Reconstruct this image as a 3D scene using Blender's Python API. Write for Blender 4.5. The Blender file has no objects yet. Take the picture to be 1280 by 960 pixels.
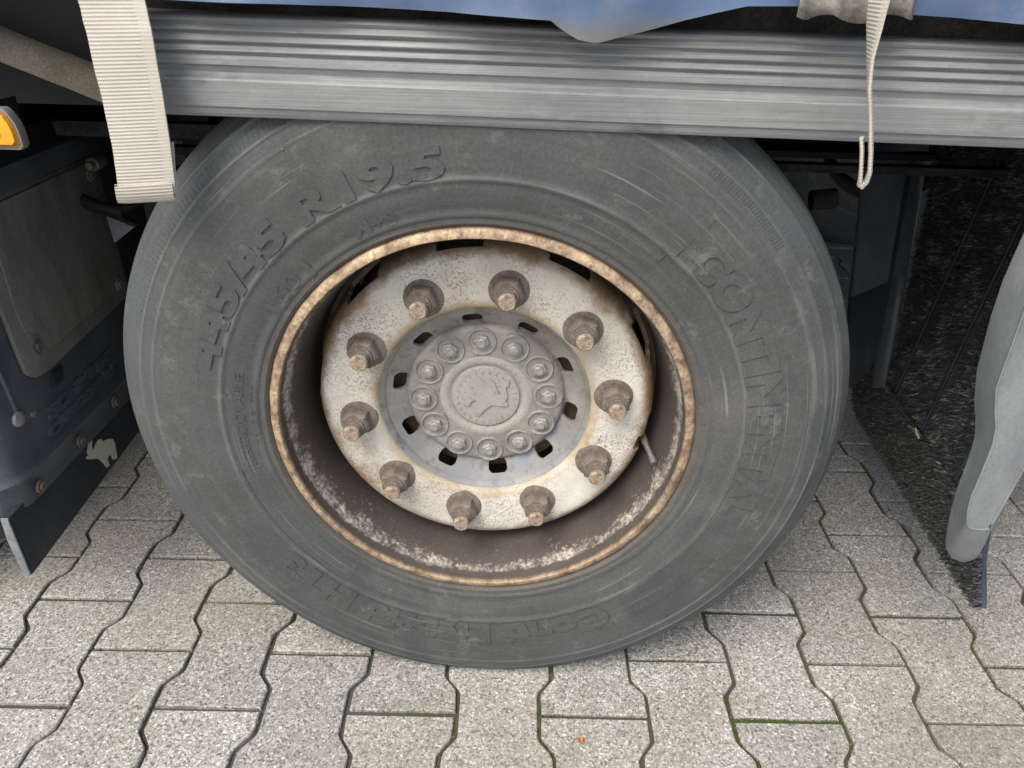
import bpy, bmesh, math, random
from mathutils import Vector, Matrix, noise
random.seed(7)
S = bpy.context.scene
COL = S.collection
PI = math.pi

# ------------------------------------------------------------------ camera
cam_d = bpy.data.cameras.new('camera'); cam = bpy.data.objects.new('camera', cam_d); COL.objects.link(cam)
S.camera = cam
cam_d.sensor_width = 36; cam_d.lens = 938.53 / 1280 * 36
cam_d.clip_start = 0.02; cam_d.clip_end = 600
pt, yw, rl = .525, -.0285, .021
F = Vector((math.sin(yw)*math.cos(pt), math.cos(yw)*math.cos(pt), -math.sin(pt)))
R0 = Vector((math.cos(yw), -math.sin(yw), 0)); U0 = R0.cross(F)
Rv = math.cos(rl)*R0 + math.sin(rl)*U0; Uv = -math.sin(rl)*R0 + math.cos(rl)*U0
M = Matrix((Rv, Uv, -F)).transposed().to_4x4(); M.translation = (.059, -.7688, .9424)
cam.matrix_world = M

# ------------------------------------------------------------------ sky, sun, exposure
W = bpy.data.worlds.new('World'); S.world = W; W.use_nodes = True
nt = W.node_tree; bg = nt.nodes['Background']
sky = nt.nodes.new('ShaderNodeTexSky'); sky.sky_type = 'NISHITA'; sky.sun_disc = False
SUN_EL, SUN_AZ = math.radians(55), math.radians(214)       # azimuth clockwise from +y
sky.sun_elevation = SUN_EL; sky.sun_rotation = SUN_AZ
sky.air_density = 1.0; sky.dust_density = 5.0; sky.ozone_density = 0.6
nt.links.new(sky.outputs[0], bg.inputs[0]); bg.inputs[1].default_value = 0.12
sd = bpy.data.lights.new('sun', 'SUN'); sun = bpy.data.objects.new('sun', sd); COL.objects.link(sun)
sd.energy = 1.5; sd.angle = math.radians(35); sd.color = (1, .985, .90)
dv = Vector((math.sin(SUN_AZ)*math.cos(SUN_EL), math.cos(SUN_AZ)*math.cos(SUN_EL), math.sin(SUN_EL)))
sun.rotation_euler = dv.to_track_quat('Z', 'Y').to_euler()
S.view_settings.view_transform = 'Standard'; S.view_settings.look = 'None'
S.view_settings.exposure = 0.72; S.view_settings.gamma = 1
S.render.engine = 'CYCLES'; S.render.resolution_x = 1024; S.render.resolution_y = 768

# ------------------------------------------------------------------ materials
class NT:
    def __init__(s, name):
        s.m = bpy.data.materials.new(name); s.m.use_nodes = True; s.t = s.m.node_tree
        s.b = s.t.nodes['Principled BSDF']; s.pos = None
    def n(s, ty, **kw):
        o = s.t.nodes.new('ShaderNode' + ty)
        for k, v in kw.items():
            if k.startswith('i_'):
                key = k[2:]; key = int(key) if key.isdigit() else key.replace('_', ' ')
                o.inputs[key].default_value = v
            else: setattr(o, k, v)
        return o
    def l(s, a, b): s.t.links.new(a, b)
    def co(s, sc=(1, 1, 1), world=False):
        g = s.n('NewGeometry').outputs['Position'] if world else s.n('TexCoord').outputs['Object']
        mp = s.n('Mapping'); mp.inputs['Scale'].default_value = sc; s.l(g, mp.inputs[0]); return mp.outputs[0]
    def noise(s, sc, det=4, rough=.6, co=None, world=False):
        o = s.n('TexNoise'); o.inputs['Scale'].default_value = sc; o.inputs['Detail'].default_value = det
        o.inputs['Roughness'].default_value = rough
        s.l(co if co else s.co(world=world), o.inputs['Vector']); return o.outputs['Fac']
    def ramp(s, f, stops, interp='LINEAR'):
        r = s.n('ValToRGB'); r.color_ramp.interpolation = interp; e = r.color_ramp.elements
        while len(e) < len(stops): e.new(.5)
        for k, (p, c) in zip(e, stops):
            k.position = p; k.color = (*(c if isinstance(c, tuple) else (c, c, c)), 1)
        s.l(f, r.inputs[0]); return r.outputs[0]
    def mix(s, f, a, b, mode='MIX'):
        x = s.n('Mix'); x.data_type = 'RGBA'; x.blend_type = mode
        for k, v in ((0, f), (6, a), (7, b)):
            if isinstance(v, (int, float)): x.inputs[k].default_value = v
            elif isinstance(v, tuple): x.inputs[k].default_value = (*v, 1)
            else: s.l(v, x.inputs[k])
        return x.outputs[2]
    def math(s, op, a, b=0.0, c=None):
        x = s.n('Math'); x.operation = op
        for k, v in enumerate((a, b) if c is None else (a, b, c)):
            if isinstance(v, (int, float)): x.inputs[k].default_value = v
            else: s.l(v, x.inputs[k])
        return x.outputs[0]
    def maprange(s, v, a, b, c=0., d=1.):
        x = s.n('MapRange'); x.inputs[1].default_value = a; x.inputs[2].default_value = b
        x.inputs[3].default_value = c; x.inputs[4].default_value = d; s.l(v, x.inputs[0]); return x.outputs[0]
    def bump(s, h, strength=.3, dist=.001, prev=None):
        b = s.n('Bump'); b.inputs['Strength'].default_value = strength; b.inputs['Distance'].default_value = dist
        s.l(h, b.inputs['Height'])
        if prev: s.l(prev, b.inputs['Normal'])
        return b.outputs[0]
    def out(s, col=None, rough=.7, metal=0., normal=None, spec=.4):
        if col is not None:
            if isinstance(col, tuple): s.b.inputs['Base Color'].default_value = (*col, 1)
            else: s.l(col, s.b.inputs['Base Color'])
        for k, v in (('Roughness', rough), ('Metallic', metal), ('Specular IOR Level', spec)):
            if isinstance(v, (int, float)): s.b.inputs[k].default_value = v
            else: s.l(v, s.b.inputs[k])
        if normal: s.l(normal, s.b.inputs['Normal'])
        return s.m

def radial(t):
    """radius about the local y axis, and local y"""
    sp = t.n('SeparateXYZ'); t.l(t.n('TexCoord').outputs['Object'], sp.inputs[0])
    r2 = t.math('ADD', t.math('MULTIPLY', sp.outputs[0], sp.outputs[0]), t.math('MULTIPLY', sp.outputs[2], sp.outputs[2]))
    return t.math('SQRT', r2), sp.outputs[1], sp.outputs[0], sp.outputs[2]

def dusty(name, base, dust, amt=(.42, .68), sc=9, rough=.75, bump=.25, stretch=(1, 1, 1), speck=0.35, spec=.35, grain=420, metal=0.):
    t = NT(name); c = t.co(stretch)
    n1 = t.noise(sc, 6, .65, c)
    col = t.mix(t.ramp(n1, [(amt[0], 0.), (amt[1], 1.)]), base, dust)
    n2 = t.noise(grain, 3, .7, c)
    col = t.mix(speck, col, t.mix(1., col, t.ramp(n2, [(.3, .35), (.7, 1.7)]), 'MULTIPLY'))
    nr = t.bump(n2, bump, .0006); nr = t.bump(n1, bump, .003, nr)
    return t.out(col, rough, metal, nr, spec)

def m_paver():
    t = NT('paver_concrete'); w = t.co(world=True)
    sp = t.n('SeparateXYZ'); t.l(w, sp.inputs[0])
    oi = t.n('ObjectInfo')
    v1 = t.n('TexVoronoi', feature='F1'); v1.inputs['Scale'].default_value = 350; t.l(w, v1.inputs['Vector'])
    v2 = t.n('TexVoronoi', feature='F1'); v2.inputs['Scale'].default_value = 640; t.l(w, v2.inputs['Vector'])
    g1 = t.n('SeparateColor'); t.l(v1.outputs['Color'], g1.inputs[0])
    g2 = t.n('SeparateColor'); t.l(v2.outputs['Color'], g2.inputs[0])
    grit = t.ramp(g1.outputs[0], [(0, (.07, .07, .066)), (.09, (.20, .198, .185)), (.24, (.32, .318, .30)), (.58, (.40, .398, .38)),
                                  (.78, (.53, .53, .51)), (.91, (.36, .29, .20)), (.955, (.68, .68, .65))], 'CONSTANT')
    fine = t.ramp(g2.outputs[1], [(0, .35), (.25, .78), (.75, 1.2), (1, 1.9)])
    col = t.mix(.85, grit, fine, 'MULTIPLY')
    base = t.mix(t.ramp(t.noise(5, 5, .6, w), [(.35, 0.), (.68, 1.)]), (.395, .398, .396), (.315, .300, .268))
    col = t.mix(.28, col, base)
    tone = t.maprange(oi.outputs['Random'], 0, 1, .84, 1.12)
    tc = t.n('CombineColor')
    for k in range(3): t.l(tone, tc.inputs[k])
    col = t.mix(1., col, tc.outputs[0], 'MULTIPLY')
    col = t.mix(t.ramp(t.noise(2.3, 4, .6, w), [(.45, 0.), (.70, .45)]), col, (.21, .19, .145))
    col = t.mix(t.ramp(t.noise(17, 5, .7, w), [(.52, 0.), (.72, .4)]), col, (.24, .225, .195))
    st = t.ramp(t.noise(34, 3, .6, w), [(.70, 0.), (.76, .6)])
    col = t.mix(st, col, (.17, .14, .10))
    d = t.n('NewGeometry')
    edge = t.ramp(d.outputs['Pointiness'], [(.42, 1.), (.5, 0.)])
    h = t.math('ADD', g1.outputs[1], t.math('MULTIPLY', g2.outputs[0], .5))
    nr = t.bump(h, .35, .0012); nr = t.bump(t.noise(90, 3, .6, w), .4, .002, nr)
    return t.out(col, .88, 0, nr, .3)

def m_sand():
    t = NT('joint_sand'); w = t.co(world=True)
    a = t.ramp(t.noise(3.2, 3, .6, w), [(.47, 0.), (.62, 1.)])
    c1 = t.mix(t.noise(260, 3, .7, w), (.050, .050, .045), (.125, .125, .11))
    c2 = t.mix(t.noise(200, 3, .7, w), (.045, .052, .026), (.095, .105, .055))
    return t.out(t.mix(a, c1, c2), .95, 0, t.bump(t.noise(300, 3, .7, w), .8, .002), .1)

def m_tyre():
    t = NT('tyre_rubber'); r, y, x, z = radial(t)
    n1 = t.noise(7, 6, .6); n2 = t.noise(60, 5, .7)
    ang = t.math('ARCTAN2', z, x)
    cv = t.n('CombineXYZ'); t.l(t.math('MULTIPLY', r, 55), cv.inputs[0]); t.l(t.math('MULTIPLY', ang, .9), cv.inputs[1])
    ns = t.noise(2.2, 6, .6, cv.outputs[0])             # circular scuff streaks
    cv2 = t.n('CombineXYZ'); t.l(t.math('MULTIPLY', r, 6), cv2.inputs[0]); t.l(t.math('MULTIPLY', ang, 14), cv2.inputs[1])
    nrad = t.noise(4, 4, .6, cv2.outputs[0])            # radial rain marks
    col = t.mix(t.ramp(n1, [(.3, 0.), (.7, 1.)]), (.062, .066, .066), (.092, .098, .100))
    col = t.mix(t.ramp(ns, [(.52, 0.), (.80, .40)]), col, (.125, .132, .135))
    col = t.mix(t.ramp(ns, [(.25, .35), (.42, 0.)]), col, (.055, .059, .060))
    col = t.mix(t.ramp(nrad, [(.5, 0.), (.8, .18)]), col, (.14, .142, .14))
    band = t.math('MULTIPLY', t.ramp(r, [(.385, 0.), (.412, 1.)]), t.ramp(n1, [(.35, .1), (.6, .55)]))
    col = t.mix(band, col, (.076, .090, .098))
    bead = t.ramp(r, [(.262, .8), (.275, 0.)])
    col = t.mix(bead, col, (.115, .10, .082))
    patch = t.ramp(t.noise(3.3, 2, .5), [(.56, 0.), (.60, .45), (.72, .5)])
    col = t.mix(patch, col, (.046, .050, .054))
    col = t.mix(t.ramp(t.noise(5.5, 7, .72), [(.52, 0.), (.66, .5)]), col, (.125, .124, .118))
    col = t.mix(.35, col, t.mix(1., col, t.ramp(t.noise(330, 3, .75), [(.3, .4), (.7, 1.65)]), 'MULTIPLY'))
    sc = t.ramp(t.noise(24, 8, .8), [(.57, 0.), (.68, .6)])
    col = t.mix(sc, col, (.19, .19, .185))
    cs = t.n('CombineXYZ'); t.l(t.math('MULTIPLY', r, 260), cs.inputs[0]); t.l(t.math('MULTIPLY', ang, 1.3), cs.inputs[1])
    thin = t.math('MULTIPLY', t.ramp(t.noise(1.2, 3, .5, cs.outputs[0]), [(.60, 0.), (.68, .8)]), t.ramp(t.noise(4, 3), [(.5, 0.), (.6, 1.)]))
    col = t.mix(thin, col, (.22, .22, .21))
    nr = t.bump(n2, .25, .0008); nr = t.bump(ns, .25, .0015, nr)
    nr = t.bump(t.noise(500, 2, .6), .15, .0004, nr)
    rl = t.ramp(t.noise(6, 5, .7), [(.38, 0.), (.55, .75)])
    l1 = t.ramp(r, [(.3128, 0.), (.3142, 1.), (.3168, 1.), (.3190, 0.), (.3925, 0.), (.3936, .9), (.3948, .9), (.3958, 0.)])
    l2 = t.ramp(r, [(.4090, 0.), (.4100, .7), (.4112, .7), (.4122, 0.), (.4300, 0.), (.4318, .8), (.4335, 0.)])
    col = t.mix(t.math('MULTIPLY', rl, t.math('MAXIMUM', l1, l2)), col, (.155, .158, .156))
    return t.out(col, t.ramp(n1, [(.3, .55), (.7, .75)]), 0, nr, .35)

def m_letter():
    t = NT('tyre_letter_rubber')
    col = t.mix(t.noise(25, 5, .7), (.048, .051, .052), (.082, .087, .088))
    return t.out(col, .6, 0, t.bump(t.noise(120, 3), .3, .0006), .35)

def m_disc():
    t = NT('wheel_disc_paint'); r, y, x, z = radial(t)
    n1 = t.noise(9, 5, .6); n2 = t.noise(300, 3, .8); n3 = t.noise(14, 6, .7)
    col = t.mix(t.ramp(n1, [(.35, 0.), (.65, 1.)]), (.56, .535, .465), (.80, .785, .73))
    pit = t.ramp(n2, [(.52, 0.), (.58, .9)]); reg = t.ramp(t.noise(12, 4, .6), [(.4, .1), (.62, 1.)])
    col = t.mix(t.math('MULTIPLY', pit, reg), col, (.17, .15, .13))
    edge = t.ramp(r, [(.195, 0.), (.216, 1.)])
    rust = t.ramp(t.math('ADD', t.math('MULTIPLY', edge, .30), n3), [(.56, 0.), (.78, .85)])
    col = t.mix(rust, col, t.mix(n2, (.34, .20, .07), (.16, .09, .045)))
    bore = t.ramp(r, [(.1450, .85), (.154, 0.)])
    col = t.mix(t.math('MULTIPLY', bore, t.ramp(n3, [(.35, .3), (.6, 1.)])), col, (.36, .27, .15))
    # dried streaks running down from the nuts
    st = t.noise(1, 5, .7, t.co((120, 1, 12)))
    col = t.mix(t.ramp(st, [(.62, 0.), (.75, .35)]), col, (.33, .29, .24))
    gr = t.ramp(t.noise(5, 6, .7), [(.50, 0.), (.68, .55)])
    col = t.mix(gr, col, (.40, .36, .29))
    h = t.math('ADD', n1, t.math('MULTIPLY', pit, -.25))
    return t.out(col, .62, .0, t.bump(h, .35, .0012), .4)

def m_rim():
    t = NT('rim_rusty_steel'); r, y, x, z = radial(t)
    ang = t.math('ARCTAN2', z, x)
    n1 = t.noise(16, 6, .7); n2 = t.noise(190, 4, .75); n3 = t.noise(45, 6, .75)
    brown = t.mix(n1, (.046, .038, .037), (.105, .088, .080))
    brown = t.mix(t.ramp(n2, [(.55, 0.), (.75, .5)]), brown, (.22, .185, .155))
    # worn bare band just inside the lip, thin paint breaking through
    band = t.math('MULTIPLY', t.ramp(y, [(.0095, 0.), (.0155, .5), (.0205, 1.), (.028, .9), (.042, .42), (.085, .05)]), 1.0)
    worn = t.ramp(t.math('ADD', t.math('MULTIPLY', band, .24), t.math('ADD', t.math('MULTIPLY', n3, .32), t.math('ADD', t.math('MULTIPLY', n2, .30), t.math('MULTIPLY', t.noise(11, 4, .6), .38)))), [(.655, 0.), (.79, .95)])
    col = t.mix(worn, brown, t.mix(t.ramp(n2, [(.35, 0.), (.65, 1.)]), (.22, .18, .15), (.60, .56, .50)))
    # chipped orange-gold lip
    lipm = t.math('MULTIPLY', t.ramp(t.math('ADD', y, .01), [(.0125, 1.), (.0145, .6), (.0165, 0.)]), t.ramp(r, [(.2483, 0.), (.2492, 1.)]))
    cv = t.n('CombineXYZ'); t.l(t.math('MULTIPLY', ang, 6), cv.inputs[0]); t.l(t.math('MULTIPLY', r, 20), cv.inputs[1])
    g = t.noise(1.6, 7, .7, cv.outputs[0])
    lip = t.ramp(g, [(.30, (.16, .10, .065)), (.42, (.33, .23, .15)), (.52, (.46, .355, .25)), (.62, (.58, .46, .27)), (.72, (.66, .59, .44))])
    lip = t.mix(.5, lip, t.mix(1., lip, t.ramp(n2, [(.3, .3), (.7, 1.7)]), 'MULTIPLY'))
    lip = t.mix(t.ramp(t.noise(75, 6, .75), [(.5, 0.), (.62, .8)]), lip, (.17, .115, .085))
    col = t.mix(lipm, col, lip)
    h = t.math('ADD', n2, t.math('MULTIPLY', n3, 1.))
    return t.out(col, .62, t.math('MULTIPLY', lipm, .35), t.bump(h, .55, .0012), .4)

def m_hub():
    t = NT('hub_cover_cast'); r, y, x, z = radial(t)
    n1 = t.noise(20, 5, .6); n2 = t.noise(300, 3, .75)
    col = t.mix(t.ramp(n1, [(.3, 0.), (.7, 1.)]), (.22, .212, .19), (.37, .358, .328))
    lo = t.math('MULTIPLY', t.ramp(t.math('MULTIPLY', z, -1), [(.0, 0.), (.06, 1.)]), t.ramp(r, [(.095, 0.), (.105, 1.)]))
    lo = t.math('MULTIPLY', lo, t.ramp(t.noise(30, 4, .6), [(.35, .15), (.6, .9)]))
    col = t.mix(lo, col, (.225, .24, .268))              # rinsed, bluish bare alloy in the lower bowl
    col = t.mix(t.ramp(n2, [(.6, 0.), (.68, .6)]), col, (.15, .14, .125))
    col = t.mix(t.ramp(t.noise(46, 5, .7), [(.52, 0.), (.66, .75)]), col, (.135, .122, .105))
    return t.out(col, .6, .15, t.bump(t.math('ADD', n1, n2), .35, .001), .4)

def m_cap():
    t = NT('hub_cap_cast'); r, y, x, z = radial(t); n2 = t.noise(210, 4, .8)
    col = t.mix(t.noise(30, 4), (.31, .30, .275), (.45, .44, .405))
    col = t.mix(t.ramp(n2, [(.56, 0.), (.63, .65)]), col, (.14, .135, .125))
    gr = t.ramp(r, [(.0436, 0.), (.0450, .7), (.0462, .7), (.0475, 0.), (.0625, 0.), (.0634, .8)])
    col = t.mix(gr, col, (.13, .12, .11))
    return t.out(col, .65, .1, t.bump(n2, .2, .0008), .35)

def m_rail():
    t = NT('rail_weathered'); a = t.noise(1, 5, .65, t.co((5, 300, 900))); b = t.noise(6, 5, .6, t.co((1.4, 1, 3)))
    c = t.noise(380, 3, .7)
    col = t.mix(t.ramp(b, [(.3, 0.), (.7, 1.)]), (.21, .226, .234), (.32, .334, .34))
    col = t.mix(t.ramp(a, [(.35, .5), (.6, 0.)]), col, (.13, .132, .13))
    col = t.mix(t.ramp(a, [(.55, 0.), (.8, .45)]), col, (.38, .39, .39))
    col = t.mix(t.ramp(c, [(.60, 0.), (.75, .45)]), col, (.12, .115, .11))
    dk = t.ramp(t.noise(1, 4, .6, t.co((9, 8, 16))), [(.60, 0.), (.72, .55)])
    col = t.mix(dk, col, (.055, .057, .06))
    col = t.mix(t.ramp(t.noise(1, 6, .75, t.co((30, 60, 90))), [(.5, 0.), (.7, .4)]), col, (.37, .37, .35))
    return t.out(col, .62, .1, t.bump(t.math('ADD', a, c), .25, .0008), .5)

def m_strap():
    t = NT('strap_webbing')
    sp = t.n('SeparateXYZ'); t.l(t.n('UVMap').outputs[0], sp.inputs[0])
    wv = t.math('SINE', t.math('MULTIPLY', sp.outputs[1], 2*PI/.0032))
    wv = t.math('ADD', t.math('MULTIPLY', wv, .5), .5)
    sel = t.ramp(sp.outputs[0], [(0, 1.), (.42, 1.), (.421, .25), (.51, .25), (.511, 1.), (.92, 1.), (.921, .25)], 'CONSTANT')
    wv = t.math('ADD', t.math('MULTIPLY', wv, sel), t.math('SUBTRACT', 1., sel))
    n = t.noise(22, 5, .6); n2 = t.noise(600, 2, .7)
    col = t.mix(n, (.46, .435, .385), (.60, .575, .52))
    col = t.mix(t.ramp(wv, [(0, .33), (.45, 0.)]), col, (.33, .305, .265))
    col = t.mix(t.ramp(n2, [(.35, .4), (.6, 0.)]), col, (.45, .41, .35))
    col = t.mix(t.ramp(t.noise(10, 3), [(.6, 0.), (.8, .5)]), col, (.55, .46, .32))
    return t.out(col, .9, 0, t.bump(wv, .5, .0010, t.bump(n2, .3, .0005)), .2)

def m_tarp():
    t = NT('tarpaulin_blue'); sp = t.n('SeparateXYZ'); t.l(t.n('NewGeometry').outputs['Position'], sp.inputs[0])
    n = t.noise(14, 6, .7)
    col = t.mix(n, (.050, .10, .22), (.12, .17, .27))
    hem = t.ramp(t.math('ADD', sp.outputs[2], t.math('MULTIPLY', n, .03)), [(.892, 1.), (.912, 0.)])
    col = t.mix(t.math('MULTIPLY', hem, .9), col, (.17, .165, .155))
    col = t.mix(t.ramp(t.noise(40, 5, .7), [(.5, 0.), (.72, .45)]), col, (.20, .205, .21))
    return t.out(col, .42, 0, t.bump(n, .3, .004), .5)

def simple(name, c, rough=.6, metal=0., bump=0.2, var=.25, sc=40, spec=.4):
    t = NT(name); n = t.noise(sc, 4, .65)
    c2 = tuple(min(1, v*(1+var*2)) for v in c); c1 = tuple(v*(1-var) for v in c)
    return t.out(t.mix(n, c1, c2), rough, metal, t.bump(n, bump, .001), spec)

MT = dict(
    paver=m_paver(), sand=m_sand(), tyre=m_tyre(), letter=m_letter(), disc=m_disc(), rim=m_rim(), hub=m_hub(), cap=m_cap(),
    rail=m_rail(), strap=m_strap(), tarp=m_tarp(),
    nut=dusty('nut_rust', (.105, .080, .066), (.235, .205, .18), (.3, .7), 45, .75, .5, speck=.6, grain=500),
    tip=dusty('stud_tip', (.18, .135, .10), (.36, .29, .225), (.4, .6), 90, .7, .5, speck=.7),
    bolt=dusty('hub_bolt_metal', (.27, .265, .25), (.45, .44, .42), (.3, .7), 80, .5, .3, metal=.3),
    guard=dusty('guard_plastic', (.068, .083, .100), (.135, .155, .178), (.4, .7), 7, .38, .15, speck=.3, spec=.5),
    plate=dusty('plate_road_dust', (.15, .15, .14), (.24, .238, .22), (.35, .65), 8, .9, .5, stretch=(1, 3, 1), speck=.6, spec=.2),
    flap=dusty('flap_rubber', (.026, .033, .042), (.055, .066, .080), (.45, .75), 12, .5, .15, speck=.3),
    flapedge=simple('flap_cut_edge', (.17, .18, .19), .7, 0, .3, .5, 90),
    white=simple('emblem_print', (.62, .60, .50), .6, 0, .1, .12, 120),
    boltrust=dusty('small_bolt_rust', (.11, .085, .068), (.20, .175, .15), (.3, .7), 90, .7, .4),
    black=simple('chassis_black', (.010, .010, .011), .6, 0, .3, .5, 12),
    dirt=dusty('frame_road_dirt', (.10, .088, .070), (.17, .155, .125), (.35, .65), 9, .9, .5, speck=.5, spec=.2),
    brown=simple('brake_drum_rust', (.13, .10, .075), .8, 0, .4, .4, 40),
    grey=dusty('fender_edge_plastic', (.150, .166, .178), (.25, .267, .28), (.35, .7), 14, .42, .2, (1, 1, .6), speck=.18, spec=.5),
    bristle=simple('bristle_black', (.055, .059, .060), .5, 0, .2, .5, 200),
    bristledirt=simple('bristle_dirt', (.22, .205, .175), .85, 0, .2, .5, 300),
    shadedirt=dusty('shade_and_dirt_black', (.022, .022, .022), (.075, .070, .062), (.45, .75), 30, .8, .3, speck=.7),  # near-black: painted tarp shade in the rail recess, dirt on underbody parts
    orange=None, lensshadow=simple('lens_shadow_brown', (.28, .12, .02), .4, 0, .1, .3, 60), lampframe=simple('lamp_frame_grey', (.20, .20, .20), .5, .2, .2, .2, 60),
    moss=simple('moss_green', (.070, .088, .026), .9, 0, .3, .6, 90, .1),
    leaf=simple('dry_leaf', (.38, .15, .05), .8, 0, .2, .3, 90, .2),
    leafdark=simple('dry_leaf_brown', (.20, .085, .035), .8, 0, .2, .5, 90, .2), straw=simple('dry_straw', (.42, .34, .20), .8, 0, .2, .3, 90, .2),
)
def m_orange():
    t = NT('lens_orange'); n = t.noise(30, 3)
    c = t.mix(n, (.85, .36, .01), (.95, .48, .02))
    t.b.inputs['Coat Weight'].default_value = .6
    return t.out(c, .35, 0, t.bump(t.noise(160, 1), .3, .001), .6)
MT['orange'] = m_orange()

# ------------------------------------------------------------------ object helpers
def link(name, me, parent=None, mats=(), smooth=False, angle=35):
    o = bpy.data.objects.new(name, me); COL.objects.link(o)
    for m in mats: me.materials.append(MT[m] if isinstance(m, str) else m)
    if smooth:
        me.shade_smooth()
        try: me.set_sharp_from_angle(angle=math.radians(angle))
        except Exception: pass
    if parent: o.parent = parent
    return o
def mesh(name, V, Fc, parent=None, mats=(), smooth=False, angle=35, loc=None, mi=None):
    me = bpy.data.meshes.new(name); me.from_pydata([tuple(v) for v in V], [], Fc); me.update()
    if mi: me.polygons.foreach_set('material_index', mi)
    o = link(name, me, parent, mats, smooth, angle)
    if loc: o.location = loc
    return o
def from_bm(name, bm, parent=None, mats=(), smooth=False, angle=35, recalc=True):
    if recalc: bmesh.ops.recalc_face_normals(bm, faces=bm.faces[:])
    me = bpy.data.meshes.new(name); bm.to_mesh(me); bm.free()
    return link(name, me, parent, mats, smooth, angle)
def empty(name, loc=(0, 0, 0), parent=None):
    o = bpy.data.objects.new(name, None); COL.objects.link(o); o.location = loc; o.empty_display_size = .05
    if parent: o.parent = parent
    return o
def dup(o, parent):
    c = o.copy(); COL.objects.link(c); c.parent = parent; return c
def add_box(bm, c, s, rot=None, mi=0):
    r = bmesh.ops.create_cube(bm, size=1); vs = r['verts']
    for v in vs:
        p = Vector((v.co.x*s[0], v.co.y*s[1], v.co.z*s[2]))
        if rot: p = rot @ p
        v.co = p + Vector(c)
    for f in set(f for v in vs for f in v.link_faces): f.material_index = mi
    return vs
def box(name, c, s, parent=None, mat='black', bev=0.0, rot=None):
    bm = bmesh.new(); add_box(bm, c, s, rot)
    if bev: bmesh.ops.bevel(bm, geom=bm.edges[:], offset=bev, segments=2, affect='EDGES', profile=.6)
    return from_bm(name, bm, parent, (mat,), bool(bev))
def tube_bm(bm, pts, r, n=10, mi=0, caps=True):
    rings = []
    for i, p in enumerate(pts):
        p = Vector(p); a = Vector(pts[max(i-1, 0)]); b = Vector(pts[min(i+1, len(pts)-1)]); t = (b-a).normalized()
        u = t.cross(Vector((0, 0, 1)) if abs(t.z) < .9 else Vector((1, 0, 0))).normalized(); w = t.cross(u)
        rr = r[i] if isinstance(r, (list, tuple)) else r
        rings.append([bm.verts.new(p + rr*(math.cos(2*PI*k/n)*u + math.sin(2*PI*k/n)*w)) for k in range(n)])
    for a, b in zip(rings, rings[1:]):
        for k in range(n):
            f = bm.faces.new((a[k], a[(k+1) % n], b[(k+1) % n], b[k])); f.material_index = mi
    if caps:
        bm.faces.new(rings[0]).material_index = mi; bm.faces.new(rings[-1]).material_index = mi
def prism_bm(bm, pts, ax, d0, d1, bev=0.0):
    """extrude a 2D outline; ax='x': pts are (y,z) and depth runs along x; ax='y': pts are (x,z); ax='z': (x,y)"""
    def P(a, b, d): return {'x': (d, a, b), 'y': (a, d, b), 'z': (a, b, d)}[ax]
    A = [bm.verts.new(P(a, b, d0)) for a, b in pts]; B = [bm.verts.new(P(a, b, d1)) for a, b in pts]
    n = len(pts); f1 = bm.faces.new(A); f2 = bm.faces.new(B[::-1])
    for k in range(n): bm.faces.new((A[k], B[k], B[(k+1) % n], A[(k+1) % n]))
    bmesh.ops.recalc_face_normals(bm, faces=bm.faces[:])
    if bev: bmesh.ops.bevel(bm, geom=[e for e in bm.edges if e in f1.edges[:] or e in f2.edges[:]] if False else list(set(f1.edges[:]+f2.edges[:])), offset=bev, segments=2, affect='EDGES', profile=.6)
def prism(name, pts, ax, d0, d1, parent=None, mat='black', bev=0.0, smooth=True):
    bm = bmesh.new(); prism_bm(bm, pts, ax, d0, d1, bev)
    return from_bm(name, bm, parent, (mat,) if isinstance(mat, str) else mat, smooth and bev > 0)
def lathe(prof, n, closed=False, wob=None):
    V = []; Fc = []; m = len(prof)
    for i in range(n):
        th = 2*PI*i/n
        for j, (r, y) in enumerate(prof):
            if wob: r, y = wob(r, y, th)
            V.append((r*math.cos(th), y, r*math.sin(th)))
    for i in range(n):
        k = (i+1) % n
        for j in range(m if closed else m-1):
            l = (j+1) % m
            Fc.append((i*m+j, k*m+j, k*m+l, i*m+l))
    return V, Fc
def subdiv_prof(prof, step):
    out = []
    for (a, b), (c, d) in zip(prof, prof[1:]):
        n = max(1, int(math.ceil(math.hypot(c-a, d-b)/step)))
        out += [(a+(c-a)*k/n, b+(d-b)*k/n) for k in range(n)]
    out.append(prof[-1]); return out
def text_mesh(txt, size, extr, bold=0.0, space=1.0):
    cu = bpy.data.curves.new('t', 'FONT'); cu.body = txt; cu.size = size; cu.extrude = extr; cu.offset = bold
    cu.space_character = space; cu.resolution_u = 3
    o = bpy.data.objects.new('t', cu); COL.objects.link(o)
    bpy.context.view_layer.update()
    me = bpy.data.meshes.new_from_object(o.evaluated_get(bpy.context.evaluated_depsgraph_get()))
    bpy.data.objects.remove(o); bpy.data.curves.remove(cu); return me

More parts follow.
